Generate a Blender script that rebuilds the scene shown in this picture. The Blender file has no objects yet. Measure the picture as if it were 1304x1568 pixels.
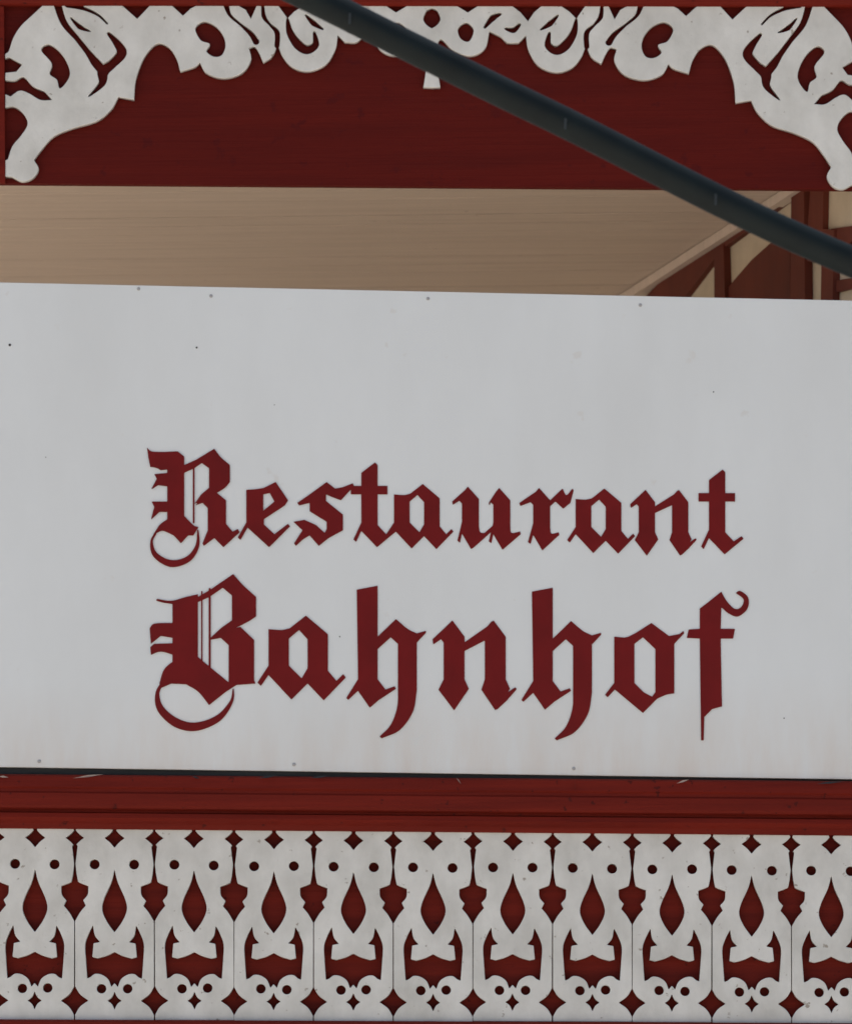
import bpy, math, random
import numpy as np
from mathutils import Vector, Matrix
random.seed(4)
S=bpy.context.scene
W,H=1304.0,1568.0
# ---------------- camera ----------------
C=Vector((0,-14,-2.5)); tgt=Vector((0,0,0))
fwd=(tgt-C).normalized(); right=fwd.cross(Vector((0,0,1))).normalized(); up=right.cross(fwd)
roll=math.radians(-0.6)
r2=right*math.cos(roll)+up*math.sin(roll); u2=-right*math.sin(roll)+up*math.cos(roll)
right,up=r2,u2
dist=(tgt-C).length; FW=2.608
cam=bpy.data.cameras.new("camera"); co=bpy.data.objects.new("camera",cam); S.collection.objects.link(co)
M=Matrix((right,up,-fwd)).transposed().to_4x4(); M.translation=C; co.matrix_world=M
cam.sensor_fit='HORIZONTAL'; cam.sensor_width=36; cam.lens=36*dist/FW; cam.clip_end=2000
cam.dof.use_dof=True; cam.dof.focus_distance=dist-.65; cam.dof.aperture_fstop=5
S.camera=co
def ray(px,py):
    a=(px-W/2)/W*FW/dist; b=(H/2-py)/W*FW/dist
    return fwd+right*a+up*b
def onY(px,py,y=0.0):
    d=ray(px,py); return C+d*((y-C.y)/d.y)
def onZ(px,py,z):
    d=ray(px,py); return C+d*((z-C.z)/d.z)
# ---------------- materials ----------------
def mat(name,col,col2=None,rough=0.6,scale=6,stretch=(1,1,1),spec=None,bump=0.0,bscale=40,bstretch=(1,1,1),speck=None,spk=0.72,spks=45,metal=0,grime=None):
    m=bpy.data.materials.new(name); m.use_nodes=True; nt=m.node_tree; N=nt.nodes; L=nt.links
    b=N["Principled BSDF"]; b.inputs["Roughness"].default_value=rough; b.inputs["Metallic"].default_value=metal
    b.inputs["Specular IOR Level"].default_value=0.2 if spec is None else spec
    tc=N.new("ShaderNodeTexCoord")
    def noise(sc,st,det=5):
        mp=N.new("ShaderNodeMapping"); mp.inputs["Scale"].default_value=st; L.new(tc.outputs["Object"],mp.inputs[0])
        n=N.new("ShaderNodeTexNoise"); n.inputs["Scale"].default_value=sc; n.inputs["Detail"].default_value=det; n.inputs["Roughness"].default_value=0.6
        L.new(mp.outputs[0],n.inputs["Vector"]); return n.outputs["Fac"]
    def ramp(src,a,c):
        r=N.new("ShaderNodeMapRange"); r.inputs[1].default_value=a; r.inputs[2].default_value=c; L.new(src,r.inputs[0]); return r.outputs[0]
    def mix(f,a,c):
        x=N.new("ShaderNodeMix"); x.data_type='RGBA'; L.new(f,x.inputs[0])
        for i,v in ((6,a),(7,c)):
            if hasattr(v,'links'): L.new(v,x.inputs[i])
            else: x.inputs[i].default_value=(*v,1)
        return x.outputs[2]
    col2=col2 or tuple(c*0.8 for c in col)
    o=mix(ramp(noise(scale,stretch),0.35,0.7),col,col2)
    if grime:
        zl,zh,gc,am=grime
        sp=N.new("ShaderNodeSeparateXYZ"); L.new(tc.outputs["Object"],sp.inputs[0])
        mr=N.new("ShaderNodeMapRange"); mr.inputs[1].default_value=zh; mr.inputs[2].default_value=zl; mr.inputs[4].default_value=am; L.new(sp.outputs[2],mr.inputs[0])
        mu=N.new("ShaderNodeMath"); mu.operation='MULTIPLY'; L.new(mr.outputs[0],mu.inputs[0]); L.new(ramp(noise(5,(2.2,1,0.5)),0.25,0.75),mu.inputs[1])
        o=mix(mu.outputs[0],o,gc)
    if speck: o=mix(ramp(noise(spks,(1,1,1),3),spk,spk+0.05),o,speck)
    L.new(o,b.inputs["Base Color"])
    if bump:
        bp=N.new("ShaderNodeBump"); bp.inputs["Strength"].default_value=bump; bp.inputs["Distance"].default_value=0.004
        L.new(noise(bscale,bstretch),bp.inputs["Height"]); L.new(bp.outputs[0],b.inputs["Normal"])
    return m
m_white=mat("weathered_white_paint",(0.74,0.745,0.70),(0.57,0.57,0.525),0.65,8,(1,1,.7),bump=0.4,bscale=30,speck=(0.36,0.33,0.28),spk=0.66,spks=34)
m_red=mat("dark_red_painted_wood",(0.108,0.0075,0.0042),(0.084,0.006,0.004),0.65,5,(0.25,1,3),bump=0.5,bscale=14,bstretch=(0.2,1,6),speck=(0.082,0.006,0.005),spk=0.64,spks=20,spec=.12)
m_redr=mat("rail_red_paint",(0.17,0.014,0.007),(0.115,0.0095,0.0055),0.6,5,(0.25,1,6),bump=0.5,bscale=14,bstretch=(0.2,1,6),speck=(0.07,0.008,0.006),spk=0.66,spks=30,spec=.12)
m_sign=mat("white_enamel_sign",(0.762,0.803,0.80),(0.715,0.75,0.742),0.5,2.0,(1.3,1,0.5),spec=0.3,speck=(0.705,0.725,0.705),spk=0.70,spks=12,grime=(-0.80,-0.52,(0.64,0.55,0.46),0.6))
m_text=mat("oxblood_lettering",(0.175,0.0085,0.009),(0.14,0.0075,0.0078),0.55,9,spec=.15)
m_ceil=mat("beige_soffit_boards",(0.67,0.55,0.45),(0.59,0.485,0.395),0.6,5,(0.3,8,1),bump=0.2,speck=(0.48,0.38,0.30),spk=0.72,spks=9)
m_gap=mat("soffit_groove",(0.32,0.24,0.18),None,0.9)
m_cream=mat("cream_plaster",(0.62,0.52,0.38),(0.52,0.43,0.31),0.8,7)
m_brown=mat("brown_red_timber",(0.15,0.034,0.02),(0.10,0.024,0.016),0.6,6,(1,1,0.3))
m_pipe=mat("dark_green_cable_sheath",(0.0055,0.0115,0.0125),(0.003,0.007,0.008),0.55,9,spec=0.22)
m_steel=mat("screw_metal",(0.5,0.5,0.5),(0.35,0.35,0.35),0.4,30,metal=0.3)
m_dark=mat("lead_flashing",(0.045,0.05,0.055),(0.02,0.022,0.024),0.5,8,(0.4,1,5))
m_ground=mat("pale_paving",(0.56,0.51,0.45),(0.48,0.44,0.39),0.9,0.8)
m_plaster=mat("house_render",(0.5,0.45,0.37),(0.44,0.4,0.33),0.9,2)
m_tile=mat("roof_tiles",(0.12,0.06,0.045),(0.08,0.045,0.035),0.8,5)
m_flake=mat("bare_wood_flake",(0.5,0.4,0.33),(0.3,0.2,0.16),0.8,30)
m_scuff=mat("scuffed_sheath",(0.04,0.05,0.055),None,0.7)
# ---------------- helpers ----------------
def empty(n):
    e=bpy.data.objects.new(n,None); S.collection.objects.link(e); return e
def meshobj(n,v,f,m,parent=None):
    me=bpy.data.meshes.new(n); me.from_pydata([tuple(p) for p in v],[],f); me.update()
    me.materials.append(m); o=bpy.data.objects.new(n,me); S.collection.objects.link(o)
    if parent: o.parent=parent
    return o
def box(n,a,b,m,parent=None,bev=0):
    x0,y0,z0=a;x1,y1,z1=b
    v=[(x0,y0,z0),(x1,y0,z0),(x1,y1,z0),(x0,y1,z0),(x0,y0,z1),(x1,y0,z1),(x1,y1,z1),(x0,y1,z1)]
    f=[(0,3,2,1),(4,5,6,7),(0,1,5,4),(1,2,6,5),(2,3,7,6),(3,0,4,7)]
    o=meshobj(n,v,f,m,parent)
    if bev:
        k=o.modifiers.new("b",'BEVEL'); k.width=bev; k.segments=2
    return o
def curve(pts,closed=True,n=7):
    P=[(p[0],p[1]) for p in pts]; sm=[len(p)>2 for p in pts]; out=[]; N=len(P)
    for i in range(N if closed else N-1):
        p1=np.array(P[i]);p2=np.array(P[(i+1)%N]);p0=np.array(P[i-1]) ;p3=np.array(P[(i+2)%N])
        if not closed and i==0:p0=p1
        if not closed and i==N-2:p3=p2
        if not sm[i] and not sm[(i+1)%N]: out.append(tuple(p1)); continue
        m1=(p2-p0)/2 if sm[i] else (p2-p1); m2=(p3-p1)/2 if sm[(i+1)%N] else (p2-p1)
        for k in range(n):
            t=k/n
            q=(2*t**3-3*t*t+1)*p1+(t**3-2*t*t+t)*m1+(-2*t**3+3*t*t)*p2+(t**3-t*t)*m2
            out.append(tuple(q))
    if not closed: out.append(P[-1])
    return out
def sm(*pts): return [(x,y,1) for x,y in pts]
class Field:
    def __init__(s,x0,y0,x1,y1,h=1.0):
        s.x0,s.y0,s.h=x0,y0,h
        s.nx=int((x1-x0)/h)+1; s.ny=int((y1-y0)/h)+1
        s.F=np.full((s.ny,s.nx),-3.0)
    def _bb(s,xs,ys,pad):
        i0=max(0,int((min(xs)-pad-s.x0)/s.h)); i1=min(s.nx,int((max(xs)+pad-s.x0)/s.h)+2)
        j0=max(0,int((min(ys)-pad-s.y0)/s.h)); j1=min(s.ny,int((max(ys)+pad-s.y0)/s.h)+2)
        X,Y=np.meshgrid(s.x0+s.h*np.arange(i0,i1),s.y0+s.h*np.arange(j0,j1)); return slice(j0,j1),slice(i0,i1),X,Y
    def _app(s,sl,V,sub):
        V=np.clip(V,-3,3)
        s.F[sl]=np.minimum(s.F[sl],-V) if sub else np.maximum(s.F[sl],V)
    def poly(s,pts,sub=False):
        p=curve(pts); xs=[q[0] for q in p]; ys=[q[1] for q in p]
        a,b,X,Y=s._bb(xs,ys,4)
        if X.size==0: return
        D=np.full(X.shape,1e9); ins=np.zeros(X.shape,bool)
        for k in range(len(p)):
            ax,ay=p[k];bx,by=p[(k+1)%len(p)]; dx,dy=bx-ax,by-ay; L=dx*dx+dy*dy
            if L<1e-9: continue
            t=np.clip(((X-ax)*dx+(Y-ay)*dy)/L,0,1)
            D=np.minimum(D,(X-ax-t*dx)**2+(Y-ay-t*dy)**2)
            if ay!=by:
                c=((ay>Y)!=(by>Y)); ins^=c&(X<(bx-ax)*(Y-ay)/(by-ay)+ax)
        D=np.sqrt(D); s._app((a,b),np.where(ins,D,-D),sub)
    def stroke(s,pts,ws,sub=False):
        P=curve([(x,y,1) for x,y in pts],False,8)
        ti=np.linspace(0,len(ws)-1,len(P)); R=np.interp(ti,range(len(ws)),ws)/2
        xs=[q[0] for q in P]; ys=[q[1] for q in P]; a,b,X,Y=s._bb(xs,ys,max(ws)/2+4)
        if X.size==0: return
        V=np.full(X.shape,-1e9)
        for k in range(len(P)-1):
            ax,ay=P[k];bx,by=P[k+1];dx,dy=bx-ax,by-ay;L=dx*dx+dy*dy+1e-9
            t=np.clip(((X-ax)*dx+(Y-ay)*dy)/L,0,1)
            V=np.maximum(V,R[k]+(R[k+1]-R[k])*t-np.hypot(X-ax-t*dx,Y-ay-t*dy))
        s._app((a,b),V,sub)
    def disc(s,x,y,r,sub=False): s.stroke([(x,y),(x+.01,y)],[2*r,2*r],sub)
    def loops(s):
        F=s.F.copy(); F[0,:]=-1;F[-1,:]=-1;F[:,0]=-1;F[:,-1]=-1
        F[np.abs(F)<1e-3]=1e-3
        B=F>0; c=B[:-1,:-1]*1+B[:-1,1:]*2+B[1:,1:]*4+B[1:,:-1]*8
        T={1:[(3,0)],2:[(0,1)],3:[(3,1)],4:[(1,2)],5:[(3,0),(1,2)],6:[(0,2)],7:[(3,2)],8:[(2,3)],9:[(2,0)],10:[(0,1),(2,3)],11:[(2,1)],12:[(1,3)],13:[(1,0)],14:[(0,3)]}
        adj={}
        for j,i in zip(*np.nonzero((c>0)&(c<15))):
            j=int(j);i=int(i)
            E=[(0,j,i),(1,j,i+1),(0,j+1,i),(1,j,i)]
            for a,b in T[int(c[j,i])]:
                adj.setdefault(E[a],[]).append(E[b]); adj.setdefault(E[b],[]).append(E[a])
        def pt(e):
            k,j,i=e
            if k==0:
                f0,f1=F[j,i],F[j,i+1]; t=f0/(f0-f1); return (s.x0+s.h*(i+t),s.y0+s.h*j)
            f0,f1=F[j,i],F[j+1,i]; t=f0/(f0-f1); return (s.x0+s.h*i,s.y0+s.h*(j+t))
        seen=set(); out=[]
        for st in adj:
            if st in seen: continue
            lp=[]; cur=st; prev=None
            while cur not in seen:
                seen.add(cur); lp.append(pt(cur))
                nx=[q for q in adj[cur] if q!=prev and q not in seen]
                prev,cur=cur,nx[0] if nx else st
            if len(lp)>9:
                L2=[lp[0]]
                for k in range(1,len(lp)-1):
                    a=L2[-1];b=lp[k];d=lp[k+1]
                    ar=abs((b[0]-a[0])*(d[1]-a[1])-(b[1]-a[1])*(d[0]-a[0]))
                    if ar>0.06 or math.dist(a,b)>12: L2.append(b)
                L2.append(lp[-1]); out.append(L2)
        s.area=float(B.sum())*s.h*s.h
        return out
def plate(name,loops,m,parent,yf,thick,bev=0.0,warp=lambda x,y:(x,y),area=None):
    """flat cut-out board: loops in drawing units, laid on the facade plane y=yf"""
    best=None; rr=random.Random(7)
    for attempt in range(6):
        bv=bev*(1,0.5,0,0,0,0)[attempt]; jt=(0,0,0,.03,.06,.1)[attempt]
        cu=bpy.data.curves.new(name,'CURVE'); cu.dimensions='2D'; cu.fill_mode='BOTH'; cu.extrude=10
        if bv: cu.bevel_depth=bv; cu.bevel_resolution=1; cu.offset=-bv
        for lp in loops:
            sp=cu.splines.new('POLY'); sp.points.add(len(lp)-1)
            for k,(x,y) in enumerate(lp): sp.points[k].co=(x+rr.uniform(-jt,jt),-y+rr.uniform(-jt,jt),0,1)
            sp.use_cyclic_u=True
        o=bpy.data.objects.new(name+"_tmp",cu); S.collection.objects.link(o)
        dg=bpy.context.evaluated_depsgraph_get(); me_=bpy.data.meshes.new_from_object(o.evaluated_get(dg))
        bpy.data.objects.remove(o)
        zt=max(v.co.z for v in me_.vertices)
        ar=sum(p.area for p in me_.polygons if all(me_.vertices[i].co.z>zt-1e-3 for i in p.vertices))
        per=sum(math.dist(lp[i],lp[i-1]) for lp in loops for i in range(len(lp)))
        err=0 if area is None else abs(ar-(area-per*bv))/area
        if best is None or err<best[0]: best=(err,me_,bv)
        if area is None or err<0.008: break
    print("PLATE",name,round(best[0],4),best[2],attempt)
    me=best[1]; bev=best[2]
    s=FW/W
    for v in me.vertices:
        x,y=warp(v.co.x,-v.co.y); p=onY(x,y,yf)
        z=v.co.z
        if z>=10-1e-4: dep=-(z-10)*s
        elif z<=-10+1e-4: dep=thick
        else: dep=0
        v.co=(p.x,yf+dep+(bev*s),p.z)
    me.materials.clear(); me.materials.append(m)
    ob=bpy.data.objects.new(name,me); S.collection.objects.link(ob); ob.parent=parent
    return ob
def strip(name,prof,m,parent,x0=-260,x1=1560,tl=0,tr=12):
    """moulding with a profile [(row,depth)] swept along the facade"""
    v=[]
    n=len(prof); NX=24
    for k in range(NX+1):
        x=x0+(x1-x0)*k/NX
        for (py,d) in prof:
            p=onY(x,py+tl+(tr-tl)*x/W,0); v.append((p.x,d,p.z))
    f=[(k*n+i,(k+1)*n+i,(k+1)*n+i+1,k*n+i+1) for k in range(NX) for i in range(n-1)]
    return meshobj(name,v,f,m,parent)

# ================= FRETWORK =================
fas=empty("carved_fretwork_fascia")
Fh=Field(-2,0,661,284,1.0)
Fh.poly([(8,8),(668,8),(668,131),(648,130),(651,112),(655,72),(647,58,1),(628,75,1),(602,83,1),(580,72,1),(573,46),(556,54,1),(545,63,1),(528,63),(517,52),(513,74,1),(498,97,1),(472,107,1),(448,101,1),(433,85,1),(425,66),(417,84,1),(403,94),(397,80,1),(390,70,1),(381,72),(384,90,1),(370,110,1),(342,118,1),(316,110,1),(306,94),(298,101,1),(276,108),(270,88,1),(258,71,1),(240,66,1),(221,86,1),(208,120,1),(205,151),(181,147),(170,166,1),(148,184,1),(112,195,1),(82,208,1),(62,230,1),(52,244),(59,258,1),(50,272,1),(34,277,1),(18,270),(8,270)])
def cut(*p): Fh.poly(list(p),True)
cut((5,5),(68,5),(52,20,1),(32,39,1),(20,58,1),(13,78,1),(5,82))
cut(*sm((63,76),(73,67),(88,75),(101,92),(107,112),(100,127),(91,134),(87,121),(76,112),(79,96)))
cut((5,90),(14,87),(34,98),(25,109),(5,111))
cut((5,122),(22,123,1),(36,117,1),(50,131,1),(68,139),(80,152),(62,152,1),(44,142,1),(30,138,1),(16,147),(5,142))
cut((5,165),(22,163,1),(37,175,1),(42,190,1),(32,207,1),(19,223,1),(12,243),(5,247))
Fh.stroke([(88,6),(98,34),(118,58),(134,78),(146,94),(156,105)],[12,10,8,9,14,15],True)
Fh.stroke([(166,50),(180,66),(186,80),(172,96),(158,108),(156,126),(136,146)],[5,12,16,14,18,11,2],True)
Fh.stroke([(108,26),(122,40),(138,47)],[2,8,2],True)
Fh.stroke([(104,6),(128,12),(150,22),(164,35)],[10,6,4,3],True)
cut((184,5),(232,5),(210,28))
cut((260,5),(306,5),(292,12),(280,23))
cut(*sm((299,42),(312,32),(330,39),(342,54),(345,70),(339,83),(327,85),(316,77),(321,66),(307,60)))
Fh.stroke([(346,6),(352,22),(368,36),(384,50),(392,62)],[9,5,4,8,10],True)
cut((360,5),(394,5),(384,28),(376,14))
Fh.stroke([(402,6),(404,24),(413,36),(424,48),(424,68)],[4,7,4,8,8],True)
Fh.stroke([(440,28),(444,48),(456,66),(470,74),(483,66),(481,48)],[4,11,15,14,11,4],True)
cut((424,5),(468,5),(450,17),(440,27))
Fh.stroke([(468,22),(480,34),(494,43)],[3,9,3],True)
cut((490,5),(542,5),(525,18),(514,31),(505,18))
Fh.stroke([(527,36),(536,44),(548,42)],[5,9,4],True)
Fh.stroke([(556,20),(568,26),(580,40)],[4,10,4],True)
cut((586,5),(628,5),(606,18))
cut(*sm((597,44),(608,33),(621,42),(617,57),(604,61)))
cut(*sm((651,18),(656,13),(668,13),(668,41),(656,39),(648,29)))
Ff=Field(-2,0,1324,284,1.0)
Ff.F=np.concatenate([Fh.F,Fh.F[:,:-1][:,::-1]],axis=1); Ff.ny,Ff.nx=Ff.F.shape
fw=lambda x,y:(x+ (9*math.sin(math.pi*min(1,max(0,(x-900)/404))) if x>900 else 0), y+13*(x/1304)*(y/280))
lp=Ff.loops(); plate("fretwork",lp,m_white,fas,0.0,0.018,0.7,fw,Ff.area)
def quad(name,cs,y,m,parent,thick=0.02,bev=0.002):
    P=[onY(px,py,y) for px,py in cs]
    v=[(p.x,y,p.z) for p in P]+[(p.x,y+thick,p.z) for p in P]
    o=meshobj(name,v,[(0,1,2,3),(7,6,5,4),(0,4,5,1),(1,5,6,2),(2,6,7,3),(3,7,4,0)],m,parent)
    if bev:
        k=o.modifiers.new("b",'BEVEL'); k.width=bev; k.segments=2
    return o
rows=[(-300,-290),(-110,-104),(278,293)]
for k in range(2):
    (a,b),(c,d)=rows[k],rows[k+1]
    quad("backing_plank_%d"%k,[(-400,a+1),(1700,b+1),(1700,d-.6),(-400,c-.6)],0.024+random.uniform(0,.001),m_red,fas,0.03,.001)
strip("top_moulding",[(-60,0.02),(-60,-0.04),(-12,-0.04),(-8,-0.02),(3,-0.015),(6,-0.01),(8,-0.002),(8,0.02)],m_redr,fas,tl=0,tr=2)
quad("left_stile",[(-60,8.5),(6,8.5),(8,279),(-60,279)],-0.004,m_redr,fas,0.026)

# ================= SIGN =================
sg=empty("restaurant_sign")
v=[];f=[];NX,NZ=60,30
def bulge(u,w_):
    px=-180+1660*u
    e=math.sin(math.pi*w_)**2
    return e*(0.0007*math.sin(px/160.)+0.0007*math.sin(px/410.+1))
for j in range(NZ+1):
    for i in range(NX+1):
        u,w_=i/NX,j/NZ
        px=-180+1660*u; t_=428+35.5*u; b_=1172+24*u
        p=onY(px,t_+(b_-t_)*w_,-0.03); v.append((p.x,-0.0285+bulge(u,w_)*.9,p.z))
for j in range(NZ):
    for i in range(NX):
        a=j*(NX+1)+i; f.append((a,a+NX+1,a+NX+2,a+1))
o=meshobj("panel",v,f,m_sign,sg)
sd_=o.modifiers.new("s",'SOLIDIFY'); sd_.thickness=0.012; sd_.offset=-1
for q in o.data.polygons: q.use_smooth=True
bv=o.modifiers.new("b",'BEVEL'); bv.width=0.0015; bv.segments=2; bv.limit_method='ANGLE'; bv.harden_normals=True
T=Field(215,670,1160,1145,0.8)
P=lambda *p: T.poly(list(p))
X=lambda *p: T.poly(list(p),True)
# R
P((225,685),(232,691,1),(250,692),(272,691),(282,699),(282,792),(268,797),(256,800),(256,719),(246,720),(238,716,1),(230,715),(227,700))
P((258,724),(236,726),(240,733),(231,750),(242,743),(258,745))
P((258,768),(232,768),(236,776),(231,796),(244,784),(258,784))
P((235,818),(245,803,1),(258,794),(282,790),(296,804,1),(304,807),(296,820),(288,820),(277,832),(266,820),(250,813,1),(240,816))
T.stroke([(238,817),(232,830),(238,850),(262,863),(288,856),(302,836),(303,812)],[3,4,8,11,9,6,2])
T.stroke([(296.5,710),(296.5,800)],[2.6,2.6])
P((282,712),(300,704),(328,687),(338,700,1),(352,712),(352,738),(343,748,1),(322,760),(310,769),(298,771),(308,757),(320,747),(320,717),(309,709),(297,717),(282,724))
P((299,774),(312,760),(330,753),(346,766),(346,802),(356,814),(364,810),(367,815),(342,838),(328,824),(312,836),(310,832),(318,812),(318,778),(310,770))
# e
P((377,750),(392,749,1),(404,747),(422,738),(441,766),(436,774),(404,795),(404,803),(420,818),(441,802),(444,806),(412,838),(379,808),(368,827),(364,823),(377,800))
X((403,757),(413,755),(420,768),(403,782))
# s
P((455,770),(474,757),(500,738),(513,748),(524,746,1),(540,740),(542,744),(522,766),(508,761),(499,757),(499,767),(525,788),(525,812),(503,824),(488,836),(474,820),(464,826,1),(453,836),(450,832),(463,812),(449,799),(466,796),(484,804),(497,816),(500,810),(500,799),(474,783),(474,770),(458,774))
def t(dx,dy):
    a=lambda x,y,*s:(x+dx,y+dy,*s)
    P(a(574,708),a(578,712),a(578,744),a(593,744),a(593,757),a(578,757),a(578,804),a(591,818),a(603,810),a(606,814),a(577,838),a(553,813),a(545,830),a(541,826),a(553,800),a(553,757),a(537,757),a(537,744),a(553,744),a(553,724))
t(0,0); t(532,11)
def am(dx,dy,s=1,ox=603,oy=742):
    a=lambda x,y,*k:(dx+(x-ox)*s,dy+(y-oy)*s,*k)
    P(a(603,757),a(618,758,1),a(628,756),a(647,741),a(673,763),a(673,806),a(683,818),a(691,810),a(694,814),a(668,841),a(649,821),a(630,840),a(603,811),a(594,824),a(590,820),a(603,800))
    X(a(627,768),a(639,758),a(649,769),a(649,803),a(642,815),a(627,800))
am(603,742); am(881,749)
def minim(cx,w,top,bot,k=1.0,hair=14,fl=13,fr=15):
    l,r=cx-w/2,cx+w/2
    P((l-hair*k,top+28*k),(l-hair*k-1,top+23*k),(l+4*k,top+6*k),(cx-4*k,top),(r,top+19*k),(r,bot-35*k),(r+2*k,bot-26*k,1),(r+fr*k,bot-28*k) if fr>8 else (r+fr*k,bot-25*k),(r+(fr+1)*k,bot-24*k),(cx+1*k,bot),(l,bot-24*k),(l-fl*k+2,bot-10*k),(l-fl*k-2,bot-13*k),(l,bot-42*k),(l,top+26*k),(l-4*k,top+22*k))
def ndia(cx,w,top,bot,k,fl,fr):
    l,r=cx-w/2,cx+w/2
    P((l,top+24*k),(l+2*k,top+8*k),(cx-2*k,top),(r,top+19*k),(r,bot-36*k),(r+fr*k,bot-25*k),(cx,bot),(l-fl*k,bot-24*k),(l,bot-36*k))
# u
minim(720,26,745,841,fl=5,fr=8); minim(768,26,747,842,hair=6,fl=5)
T.stroke([(722,837),(738,823),(757,806)],[6,6,5])
minim(829,26,747,843,hair=20,fr=13,fl=6)
P((840,768),(861,748),(867,758,1),(876,748),(878,751),(873,770),(862,779),(850,768),(840,777))
# n
def nn(c1,c2,w,top,bot,k):
    ndia(c1,w,top,bot,k,6,5); ndia(c2,w,top,bot,k,4,5)
    l=c1-w/2
    P((l+2*k,top+8*k),(l-13*k,top+22*k),(l-12*k,top+28*k),(l-3*k,top+22*k),(l+1,top+27*k))
    P((c1+w/2-1,top+26*k),(c2-w/2+3*k,top+7*k),(c2-4*k,top+1),(c2,top+20*k),(c2-w/2+1,top+23*k),(c1+w/2-1,top+36*k))
    r=c2+w/2
    T.stroke([(c2+1*k,bot-4*k),(c2+11*k,bot-14*k),(r+11*k,bot-25*k)],[6*k,7*k,3*k])
nn(990,1041,25,750,851,1.0)
# B
P((239,920),(240,917),(262,920,1),(285,914),(303,910),(303,1012),(284,1010),(268,1016),(264,1016),(264,925),(250,923))
P((266,954),(237,955,1),(229,962),(231,986),(246,974),(266,977))
P((266,985),(236,986),(230,991),(231,1003),(246,998,1),(266,1003))
P((244,1046),(252,1024,1),(272,1008),(303,1006),(322,1022),(350,1045),(390,1043),(391,1047),(362,1049),(345,1060),(320,1080),(304,1060,1),(285,1048),(262,1047),(246,1054))
T.stroke([(250,1044),(241,1062),(246,1086),(270,1107),(300,1113),(334,1100),(354,1075),(357,1056)],[4,6,11,14,13,10,5,2])
T.stroke([(309,906),(309,1016)],[2.2,2.2]); T.stroke([(321,902),(321,1026)],[3.2,3.2])
P((303,914),(322,903),(357,879),(372,896,1),(392,914),(392,944),(378,953,1),(352,966),(340,976),(321,978),(338,962),(355,950),(355,912),(341,900),(321,914),(303,922))
P((321,980),(338,968),(368,960),(389,980),(389,1044),(350,1048),(350,988),(338,977))
am(411,944,1.3)
def h(dx,dy):
    a=lambda x,y,*k:(x+dx,y+dy,*k)
    P(a(546,903),a(578,897),a(578,975),a(606,948),a(624,963,1),(638+dx,970+dy),a(652,966),a(652,969),a(638,984),a(638,1058),a(632,1090,1),a(612,1118,1),a(584,1131),a(581,1128),a(598,1110,1),a(608,1082,1),a(609,1050),a(609,986),a(598,976),a(578,994),a(578,1040),a(590,1056),a(604,1051),a(606,1055),a(580,1072),a(566,1084),a(548,1058),a(533,1072),a(530,1069),a(548,1040))
h(0,0); h(268,3)
nn(695,758,32,950,1088,1.32)
P((940,975),(958,976,1),(972,970),(997,954),(1024,974),(1040,971),(1046,966),(1047,970),(1032,986),(1032,1062),(1020,1064,1),(1006,1070),(984,1092),(941,1056),(930,1068),(926,1064),(940,1046))
X((971,986),(984,976),(1003,994),(1003,1060),(998,1067),(985,1060),(971,1046))
P((1071,932),(1084,922,1),(1104,906),(1112,920,1),(1124,932,1),(1134,930,1),(1138,918,1),(1126,908),(1133,905,1),(1145,915,1),(1144,932,1),(1130,944,1),(1116,940,1),(1104,930),(1103,963),(1125,963),(1122,978),(1103,978),(1105,1082),(1090,1086),(1078,1098),(1077,1134),(1073,1134),(1071,978),(1051,977),(1054,964),(1071,963))
lp=T.loops(); plate("gothic_lettering",lp,m_text,sg,-0.0312,0.0008,0,area=T.area)
def dome(n,px,py,y,r,m,parent,flat=0.5):
    bpy.ops.mesh.primitive_uv_sphere_add(segments=12,ring_count=8,radius=r,location=(0,0,0)); o=bpy.context.object
    p=onY(px,py,y); o.location=(p.x,y,p.z); o.scale=(1,flat,1); o.name=n; o.data.materials.append(m); o.parent=parent
for k,(x,y) in enumerate([(212,442),(323,453),(655,457),(980,467),(450,1171),(878,1177),(60,1166)]):
    dome("screw_%d"%k,x,y,-0.0295,0.0055,m_steel,sg)
for k,(x,y,r) in enumerate([(15,528,.004),(301,532,.003),(1092,600,.002),(520,975,.002),(1200,1100,.002),(70,700,.0015),(420,620,.0015)]): dome("stain_%d"%k,x,y,-0.0288,r,m_dark,sg,0.9)

# ================= RAILING =================
rl=empty("balcony_railing")
strip("flashing",[(1165,0.0),(1165,-0.012),(1180,-0.012),(1186,-0.045),(1187,-0.02)],m_dark,rl,tl=5,tr=18)
strip("handrail",[(1187,0.02),(1187,-0.040),(1190,-0.047),(1206,-0.05),(1209,-0.044),(1213,-0.044),(1216,-0.05),(1234,-0.05),(1238,-0.046),(1240,-0.020),(1243,-0.020),(1245,-0.032),(1252,-0.034),(1256,-0.026),(1260,-0.014),(1264,-0.010),(1268,-0.006),(1268,0.03)],m_redr,rl,tl=1,tr=12)
strip("bottom_rail",[(1562,0.03),(1562,-0.02),(1566,-0.03),(1640,-0.03),(1645,-0.01),(1645,0.03)],m_redr,rl,tl=0,tr=6)
quad("backing_board",[(-300,1230),(1600,1240),(1600,1660),(-300,1660)],0.031,m_redr,rl,0.02)
PER=121.9
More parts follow.
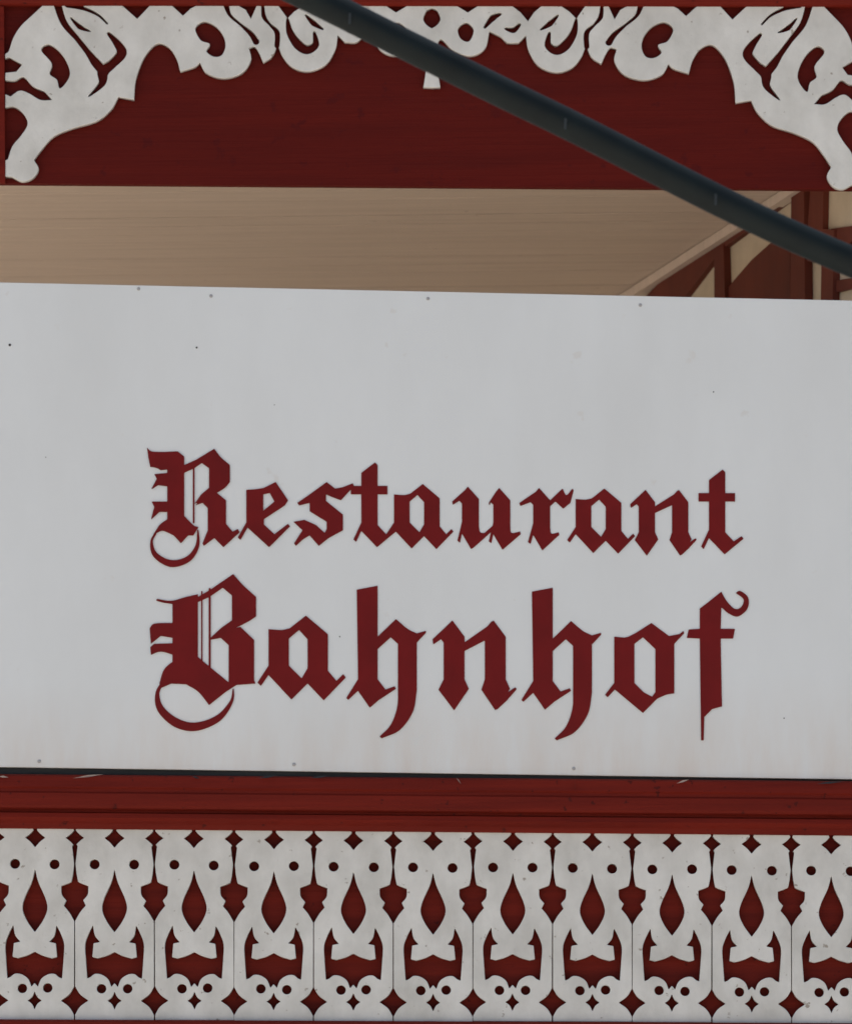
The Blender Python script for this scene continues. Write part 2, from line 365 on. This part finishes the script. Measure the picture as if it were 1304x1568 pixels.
def board_field(v):
    B=Field(-64.3,1260.4,64.3,1568.4,1.0)
    B.poly([(-60.3,1267),(60.3,1267),(60.3,1562),(-60.3,1562)])
    def star(x,y,a,b,q=0.25):
        B.poly([(x-a,y),(x-a*q,y-b*q,1),(x,y-b),(x+a*q,y-b*q,1),(x+a,y),(x+a*q,y+b*q,1),(x,y+b),(x-a*q,y+b*q,1)],True)
    j=lambda s=0.8: random.uniform(-s,s)
    for x in (-62,0,62):
        star(x,1282,15.5,15,0.45); B.poly([(x-5,1262),(x+5,1262),(x+2,1273),(x-2,1273)],True)
    for x in (-61,61): B.stroke([(x,1296),(x,1308),(x,1322),(x,1338),(x,1352)],[9,6,2.6,6,12],True)
    for x in (-30.5,30.5): B.disc(x+j(),1323+j(),7.6,True)
    B.poly([(0,1330),(5,1350,1),(16,1375,1),(19,1392,1),(12,1410,1),(0,1427),(-12,1410,1),(-19,1392,1),(-16,1375,1),(-5,1350,1)],True)
    for x in (-62,62):
        q=lambda a,b,*s:(x+a,b,*s)
        B.poly([q(0,1345),q(9,1351,1),q(22,1356),q(21,1369,1),q(14,1378),q(18,1386),q(9,1397,1),q(0,1413),q(-9,1397,1),q(-18,1386),q(-14,1378),q(-21,1369,1),q(-22,1356),q(-9,1351,1)],True)
    L=[(0,1457),(12,1463,1),(26,1467),(34,1465),(32,1444),(22,1442),(30,1432,1),(33,1416),(40,1430,1),(45,1446,1),(44,1470,1),(42,1498),(37,1496,1),(30,1491,1),(20,1492,1),(10,1499,1),(5,1511),(0,1505)]
    R=[( -p[0],)+p[1:] for p in L[1:-1]][::-1]
    B.poly(L+R,True)
    for x in (-19.5,19.5): B.disc(x+j(),1513+j(),7.3,True)
    star(0,1532,11,14,0.38)
    for x in (-62,62): star(x,1532,22,25,0.40)
    return B.loops(),B.area
fields=[board_field(i) for i in range(5)]
for k in range(-2,13):
    cx=541+PER*(k-4)
    r=random.uniform(-.004,.004); dy=random.uniform(-.8,.8)
    wf=(lambda cx,r,dy:(lambda x,y:(cx+x+r*(y-1400), y+dy+ (x+cx)/W*(12-7*(y-1267)/294.) )))(cx,r,dy)
    plate("lattice_board_%d"%(k+2),fields[k%5][0],m_white,rl,random.uniform(-.0015,.0015),0.02,0.6,wf,fields[k%5][1])
for k,(x,y,w,a) in enumerate([(5,1190,16,0.1),(135,1189,46,-0.12),(410,1190,30,-.15),(490,1190,30,-.1),(702,1196,12,.9),(880,1205,22,1.5),(1045,1197,20,-.3),(1270,1199,40,-.08),(300,1191,12,.3)]):
    p=onY(x,y,-0.05); L=w*FW/W/2; ca,sa=math.cos(a),-math.sin(a)
    v=[(p.x-L*ca,-0.0515,p.z-L*sa),(p.x,-0.056,p.z-0.003),(p.x+L*ca,-0.0515,p.z+L*sa),(p.x,-0.0515,p.z+0.004)]
    meshobj("paint_flake_%d"%k,v,[(0,1,2,3)],m_flake if k in(0,1,4,6) else m_dark,rl)

# ================= BUILDING =================
bd=empty("station_restaurant_building")
zc=1.15
A=onZ(965,452,zc); Bp=onZ(1205,298,zc); dv=(Bp-A); dv.z=0
def xd(y): return A.x+dv.x*(y-A.y)/dv.y
y=0.06; k=0; bw=0.118
while y<3.2:
    y0,y1=y+0.0025,y+bw-0.0025; zj=zc+random.uniform(0,.0025)
    v=[(-5,y0,zj),(xd(y0),y0,zj),(xd(y1),y1,zj),(-5,y1,zj)]; v+=[(a,b,zj+.02) for a,b,c in v]
    o=meshobj("soffit_board_%d"%k,v,[(0,1,2,3),(7,6,5,4),(0,4,5,1),(1,5,6,2),(2,6,7,3),(3,7,4,0)],m_ceil,bd)
    b=o.modifiers.new("b",'BEVEL'); b.width=.002; b.segments=2
    y+=bw;k+=1
box("soffit_backing",(-5,0.06,zc+.027),(4,3.3,zc+.06),m_gap,bd)
nrm=Vector((-abs(dv.y),-abs(dv.x),0)).normalized()
ydir=dv.normalized()
def onW(px,py,off=0.0):
    d=ray(px,py); O=A+nrm*off; return C+d*((O-C).dot(nrm)/d.dot(nrm))
far=A-ydir*1.6; near=A+ydir*((0.06-A.y)/ydir.y)
def wallbox(n,p,q,z0,z1,m,th=.1):
    v=[]
    for z in (z0,z1):
        for s_,o_ in ((p,0),(q,0),(q,-th),(p,-th)):
            w=s_+nrm*o_; v.append((w.x,w.y,z))
    meshobj(n,v,[(0,1,2,3),(7,6,5,4),(0,4,5,1),(1,5,6,2),(2,6,7,3),(3,7,4,0)],m,bd)
wallbox("oblique_wall",far,near,-4.1,zc,m_cream)
def wp(n,pts,m,off=0.02):
    k_=len(pts); v=[onW(x,y,off) for x,y in pts]; v+=[p-nrm*(off+.001) for p in v]
    f=[tuple(range(k_)),tuple(range(2*k_-1,k_-1,-1))]+[(i,i+k_,(i+1)%k_+k_,(i+1)%k_) for i in range(k_)]
    meshobj(n,v,f,m,bd)
wp("timber_brace",[(984,458),(1108,331),(1214,292),(1214,300),(1104,382),(1046,458)],m_brown)
wp("timber_post_1",[(1093,470),(1093,386),(1107,374),(1110,470)],m_brown,.025)
wp("timber_panel",[(1112,470),(1112,442),(1150,398),(1209,345),(1209,470)],m_brown,.012)
wp("timber_post_2",[(1209,470),(1211,290),(1230,290),(1232,470)],m_brown,.028)
wp("timber_post_3",[(1232,400),(1240,290),(1260,290),(1258,400)],m_brown,.02)
wp("timber_post_4",[(1256,470),(1258,350),(1276,352),(1274,470)],m_brown,.024)
wp("timber_ornament",[(1272,350),(1310,345),(1310,365),(1300,372),(1310,385),(1310,400),(1290,396),(1276,385)],m_brown,.014)
wp("timber_rail",[(1276,430),(1310,424),(1310,440),(1276,448)],m_brown,.013)
wallbox("cornice_moulding",far+nrm*.045,near+nrm*.045,zc-.035,zc-.003,m_ceil,.04)
box("rear_wall",(-5,3.3,-4.1),(4,3.5,3),m_plaster,bd)
box("upper_wall",(-5,0.08,zc+.07),(4,3.3,2.9),m_plaster,bd)
box("corner_post",(-5,-0.02,-4.1),(-4.8,0.2,zc),m_brown,bd)
box("corner_post_right",(2.2,-0.02,-4.1),(2.4,0.2,zc),m_brown,bd)
v=[(-5.4,-0.4,2.6),(4.4,-.4,2.6),(4.4,1.8,3.9),(-5.4,1.8,3.9),(-5.4,4.0,2.6),(4.4,4.0,2.6)]
o=meshobj("roof",v,[(0,1,2,3),(3,2,5,4)],m_tile,bd); o.modifiers.new("s",'SOLIDIFY').thickness=.12

# ================= CABLE =================
ca=empty("overhead_hose")
cu=bpy.data.curves.new("hose",'CURVE'); cu.dimensions='3D'; cu.bevel_depth=0.0375; cu.bevel_resolution=8
pts=[(180,-145),(330,-74),(482,-3),(600,58),(700,107),(780,147),(865,187),(980,246),(1095,305),(1180,346),(1250,378),(1330,412),(1460,466)]
sp=cu.splines.new('NURBS'); sp.points.add(len(pts)-1); sp.order_u=4; sp.use_endpoint_u=True
for k,(x,y) in enumerate(pts):
    p=onY(x,y,-3.0); sp.points[k].co=(p.x,p.y,p.z,1)
cu.materials.append(m_pipe)
o=bpy.data.objects.new("sheath",cu); S.collection.objects.link(o); o.parent=ca
for k,(x,y) in enumerate([(865,189),(1095,305),(535,28)]):
    p=onY(x,y,-3.04)
    v=[(p.x-.003,p.y,p.z-.014),(p.x+.003,p.y,p.z-.014),(p.x+.004,p.y,p.z+.014),(p.x-.002,p.y,p.z+.014)]
    meshobj("scuff_%d"%k,v,[(0,1,2,3)],m_scuff,ca)
meshobj("ground",[(-300,-300,-4.1),(300,-300,-4.1),(300,300,-4.1),(-300,300,-4.1)],[(0,1,2,3)],m_ground)
# light
w=bpy.data.worlds.new("World"); S.world=w; w.use_nodes=True; N=w.node_tree.nodes
sky=N.new("ShaderNodeTexSky"); sky.sky_type='NISHITA'; sky.sun_disc=False
el=math.radians(58); sd=Vector((-0.95*math.cos(el),0.31*math.cos(el),math.sin(el))).normalized()
sky.sun_elevation=el; sky.sun_rotation=math.atan2(sd.x,sd.y); sky.air_density=1; sky.dust_density=4; sky.ozone_density=1
w.node_tree.links.new(sky.outputs[0],N["Background"].inputs[0]); N["Background"].inputs[1].default_value=0.15
sl=bpy.data.lights.new("sun",'SUN'); sl.energy=5; sl.angle=math.radians(.5); sl.color=(1,.94,.86)
so=bpy.data.objects.new("sun",sl); S.collection.objects.link(so); so.rotation_euler=sd.to_track_quat('Z','Y').to_euler()
S.view_settings.view_transform='Standard'; S.view_settings.look='None'; S.view_settings.exposure=0
